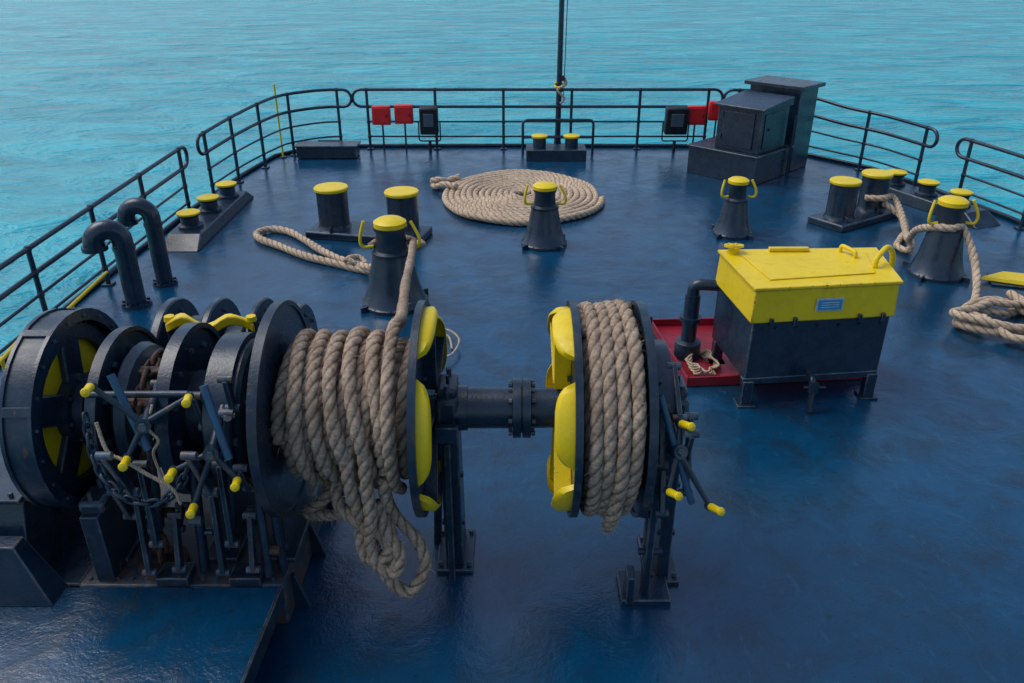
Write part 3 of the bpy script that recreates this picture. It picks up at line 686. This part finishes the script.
def link(c,t,u,L=.055,wd=.03,r=.013,mat=RUST):
    t=Vector(t).normalized(); u=Vector(u); u=(u-t*u.dot(t)).normalized(); P=[]
    for k in range(12):
        a=2*PI*k/12; s=L*.55*math.copysign(1,math.cos(a)) if abs(math.cos(a))>.2 else 0
        P.append(Vector(c)+t*(math.cos(a)*wd+s)+u*math.sin(a)*wd)
    sweep(C,'link',P,r,mat,6,closed=True)
def chain(pts,L,wd,r,pitch,mat=RUST):
    P=np.array([tuple(q) for q in catmull(pts,6)]); Ls=np.concatenate([[0],np.cumsum(np.linalg.norm(np.diff(P,axis=0),axis=1))])
    k=0; s=0
    while s<Ls[-1]-pitch:
        q=[np.interp(s,Ls,P[:,i]) for i in range(3)]; q2=[np.interp(s+.02,Ls,P[:,i]) for i in range(3)]
        t=Vector(q2)-Vector(q); link(q,t,(1,0,.01) if k%2 else t.cross(Vector((1,0,0.01))),L,wd,r,mat); s+=pitch; k+=1
chain([(-1.965,AY+.30*math.cos(a),AZ+.30*math.sin(a)) for a in np.linspace(0.2,PI+.15,22)]+[(-1.98,3.6,1.0),(-2.0,3.6,.8),(-2.02,3.6,.55),(-2.03,3.6,.32),(-2.03,3.6,.1)],.06,.034,.014,.095)
chain([(-2.14,3.42,1.40),(-2.10,3.34,1.20),(-2.0,3.28,1.06),(-1.88,3.27,1.00),(-1.76,3.27,1.02),(-1.66,3.29,1.12),(-1.60,3.34,1.26)],.034,.020,.0085,.054,NAVY2)
chain([(-1.28,3.55,1.28),(-1.30,3.48,1.05),(-1.36,3.46,.95),(-1.42,3.46,1.05)],.024,.014,.006,.038)

# ---- rope on drums
g=group('drum_rope',(-.9,AY,AZ))
def wound(nm,x0,x1,R,turns,r,jx,jr,seed,mat=ROPE,slant=0,fz=0):
    rnd=random.Random(seed); P=[]; N=int(turns*28)
    ph=[rnd.uniform(0,6.28) for _ in range(6)]
    for i in range(N+1):
        t=i/28; a=2*PI*t; f=i/N
        x=x0+(x1-x0)*f+jx*math.sin(a+ph[0]+.9*math.sin(t*.7))+jx*.6*math.sin(2*a+ph[1]+t)+slant*math.sin(a+ph[4])
        rr=R+jr*math.sin(t*1.7+ph[2])+jr*.7*math.sin(a*1.5+ph[3])
        x=min(max(x,min(x0,x1)),max(x0,x1)); P.append((x,AY+rr*math.cos(a),AZ+rr*math.sin(a)))
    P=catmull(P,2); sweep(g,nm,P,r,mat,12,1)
    if fz: fuzz(g,'frayed_fibres',P,r,fz,ROPE2,seed)
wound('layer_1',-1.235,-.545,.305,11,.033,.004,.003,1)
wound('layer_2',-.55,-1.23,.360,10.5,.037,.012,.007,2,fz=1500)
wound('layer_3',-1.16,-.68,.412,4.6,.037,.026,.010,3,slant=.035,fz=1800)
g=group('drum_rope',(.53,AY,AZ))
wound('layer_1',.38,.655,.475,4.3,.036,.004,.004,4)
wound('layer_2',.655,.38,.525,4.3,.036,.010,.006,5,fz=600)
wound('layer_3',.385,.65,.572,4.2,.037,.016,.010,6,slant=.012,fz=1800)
g=group('hanging_rope',(-.75,3.5,.5))
def hang(nm,P,r=.035,m=ROPE):
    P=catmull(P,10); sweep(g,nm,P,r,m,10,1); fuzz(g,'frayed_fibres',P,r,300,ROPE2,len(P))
hang('bight_1',[(-.86,3.54,1.22),(-.87,3.47,1.05),(-.84,3.46,.84),(-.81,3.48,.68),(-.74,3.46,.46),(-.68,3.42,.33),(-.57,3.41,.27),(-.49,3.47,.40),(-.53,3.5,.56),(-.63,3.53,.68),(-.68,3.5,.84),(-.68,3.48,.98)])
hang('bight_2',[(-.78,3.50,1.2),(-.77,3.45,.98),(-.76,3.43,.77),(-.78,3.44,.6),(-.74,3.41,.46),(-.65,3.40,.41),(-.62,3.43,.52),(-.69,3.46,.66),(-.73,3.48,.84)])
hang('bight_3',[(-.98,3.68,.87),(-.96,3.57,.76),(-.86,3.5,.70),(-.75,3.47,.66),(-.67,3.45,.55),(-.66,3.42,.42)])
hang('bight_4',[(-.95,3.9,.82),(-1.1,3.8,.62),(-1.22,3.82,.50),(-1.1,3.74,.54),(-.95,3.65,.63),(-.87,3.55,.70)])
hang('bight_5',[(-.80,3.60,.72),(-.84,3.5,.60),(-.80,3.44,.48),(-.70,3.43,.50),(-.66,3.46,.60),(-.70,3.52,.72)])
hang('tail_right',[(.55,3.36,1.0),(.54,3.36,.88),(.53,3.43,.74),(.53,3.50,.66)],.035)
g=group('tied_cord',(-1.9,3.3,1.5))
def cord(P,r=.008,m=ROPE2): sweep(g,'cord',catmull(P,8),r,m,6,1,step=.006)
cord([(-2.02,3.30,1.46),(-1.98,3.26,1.32),(-1.90,3.24,1.28),(-1.82,3.25,1.20),(-1.70,3.25,1.10),(-1.68,3.26,1.0)],.009)
cord([(-1.78,3.40,1.5),(-1.80,3.35,1.40),(-1.76,3.34,1.33),(-1.80,3.34,1.25),(-1.79,3.35,1.1)],.007)
g=group('thin_line',(-.45,6.3,0))
P=[(-.70+.12*math.cos(i*1.1)*(1+.1*i%3),6.9+.3*math.sin(i*1.1),.02+.01*i) for i in range(9)]
sweep(g,'line',catmull(P,8),.010,ROPE2,6,1,step=.008)

g=group('yellow_guard_rail',(-4.3,6.3,0))
for a,b in (((-4.45,7.2,.25),(-4.45,8.2,.30)),((-4.2,5.0,.35),(-4.45,6.6,.35)),((-4.4,6.1,.0),(-4.4,6.1,.35)),((-4.1,5.0,.10),(-4.35,6.0,.10)),((-4.45,7.4,.0),(-4.45,7.4,.27))):
    cyl(g,'rod',a,b,.018,YEL,seg=8)
g=group('yellow_stanchion',(-4.2,14.6,0)); cyl(g,'rod',(-4.2,14.65,0),(-4.2,14.65,1.3),.018,YEL,seg=8); lathe(g,'foot',(-4.2,14.65,0),(0,0,1),[(0,.06),(.02,.06)],NAVY)

# ---------------------------------------------------------------- light, world, camera
w=bpy.data.worlds.new('World'); S.world=w; w.use_nodes=True
nt=w.node_tree; bg=nt.nodes['Background']; sky=nt.nodes.new('ShaderNodeTexSky'); sky.sky_type='NISHITA'; sky.sun_disc=False
EL,AZM=58,285
sky.sun_elevation=math.radians(EL); sky.sun_rotation=math.radians(AZM); sky.air_density=1; sky.dust_density=2.0; sky.ozone_density=2
nt.links.new(sky.outputs[0],bg.inputs[0]); bg.inputs[1].default_value=.15
sd=bpy.data.lights.new('sun','SUN'); sd.energy=1.5; sd.angle=math.radians(40); sd.color=(1,.98,.94)
so=bpy.data.objects.new('sun',sd); S.collection.objects.link(so)
az=math.radians(AZM); el=math.radians(EL)
dirv=Vector((math.sin(az)*math.cos(el),math.cos(az)*math.cos(el),math.sin(el)))
so.rotation_euler=dirv.to_track_quat('Z','Y').to_euler()
cd=bpy.data.cameras.new('camera'); cd.lens=28.125; cd.sensor_width=36; cd.clip_end=9000
co=bpy.data.objects.new('camera',cd); S.collection.objects.link(co); co.location=(0,0,3.55); co.rotation_euler=(math.radians(90-26.565),0,0)
S.camera=co
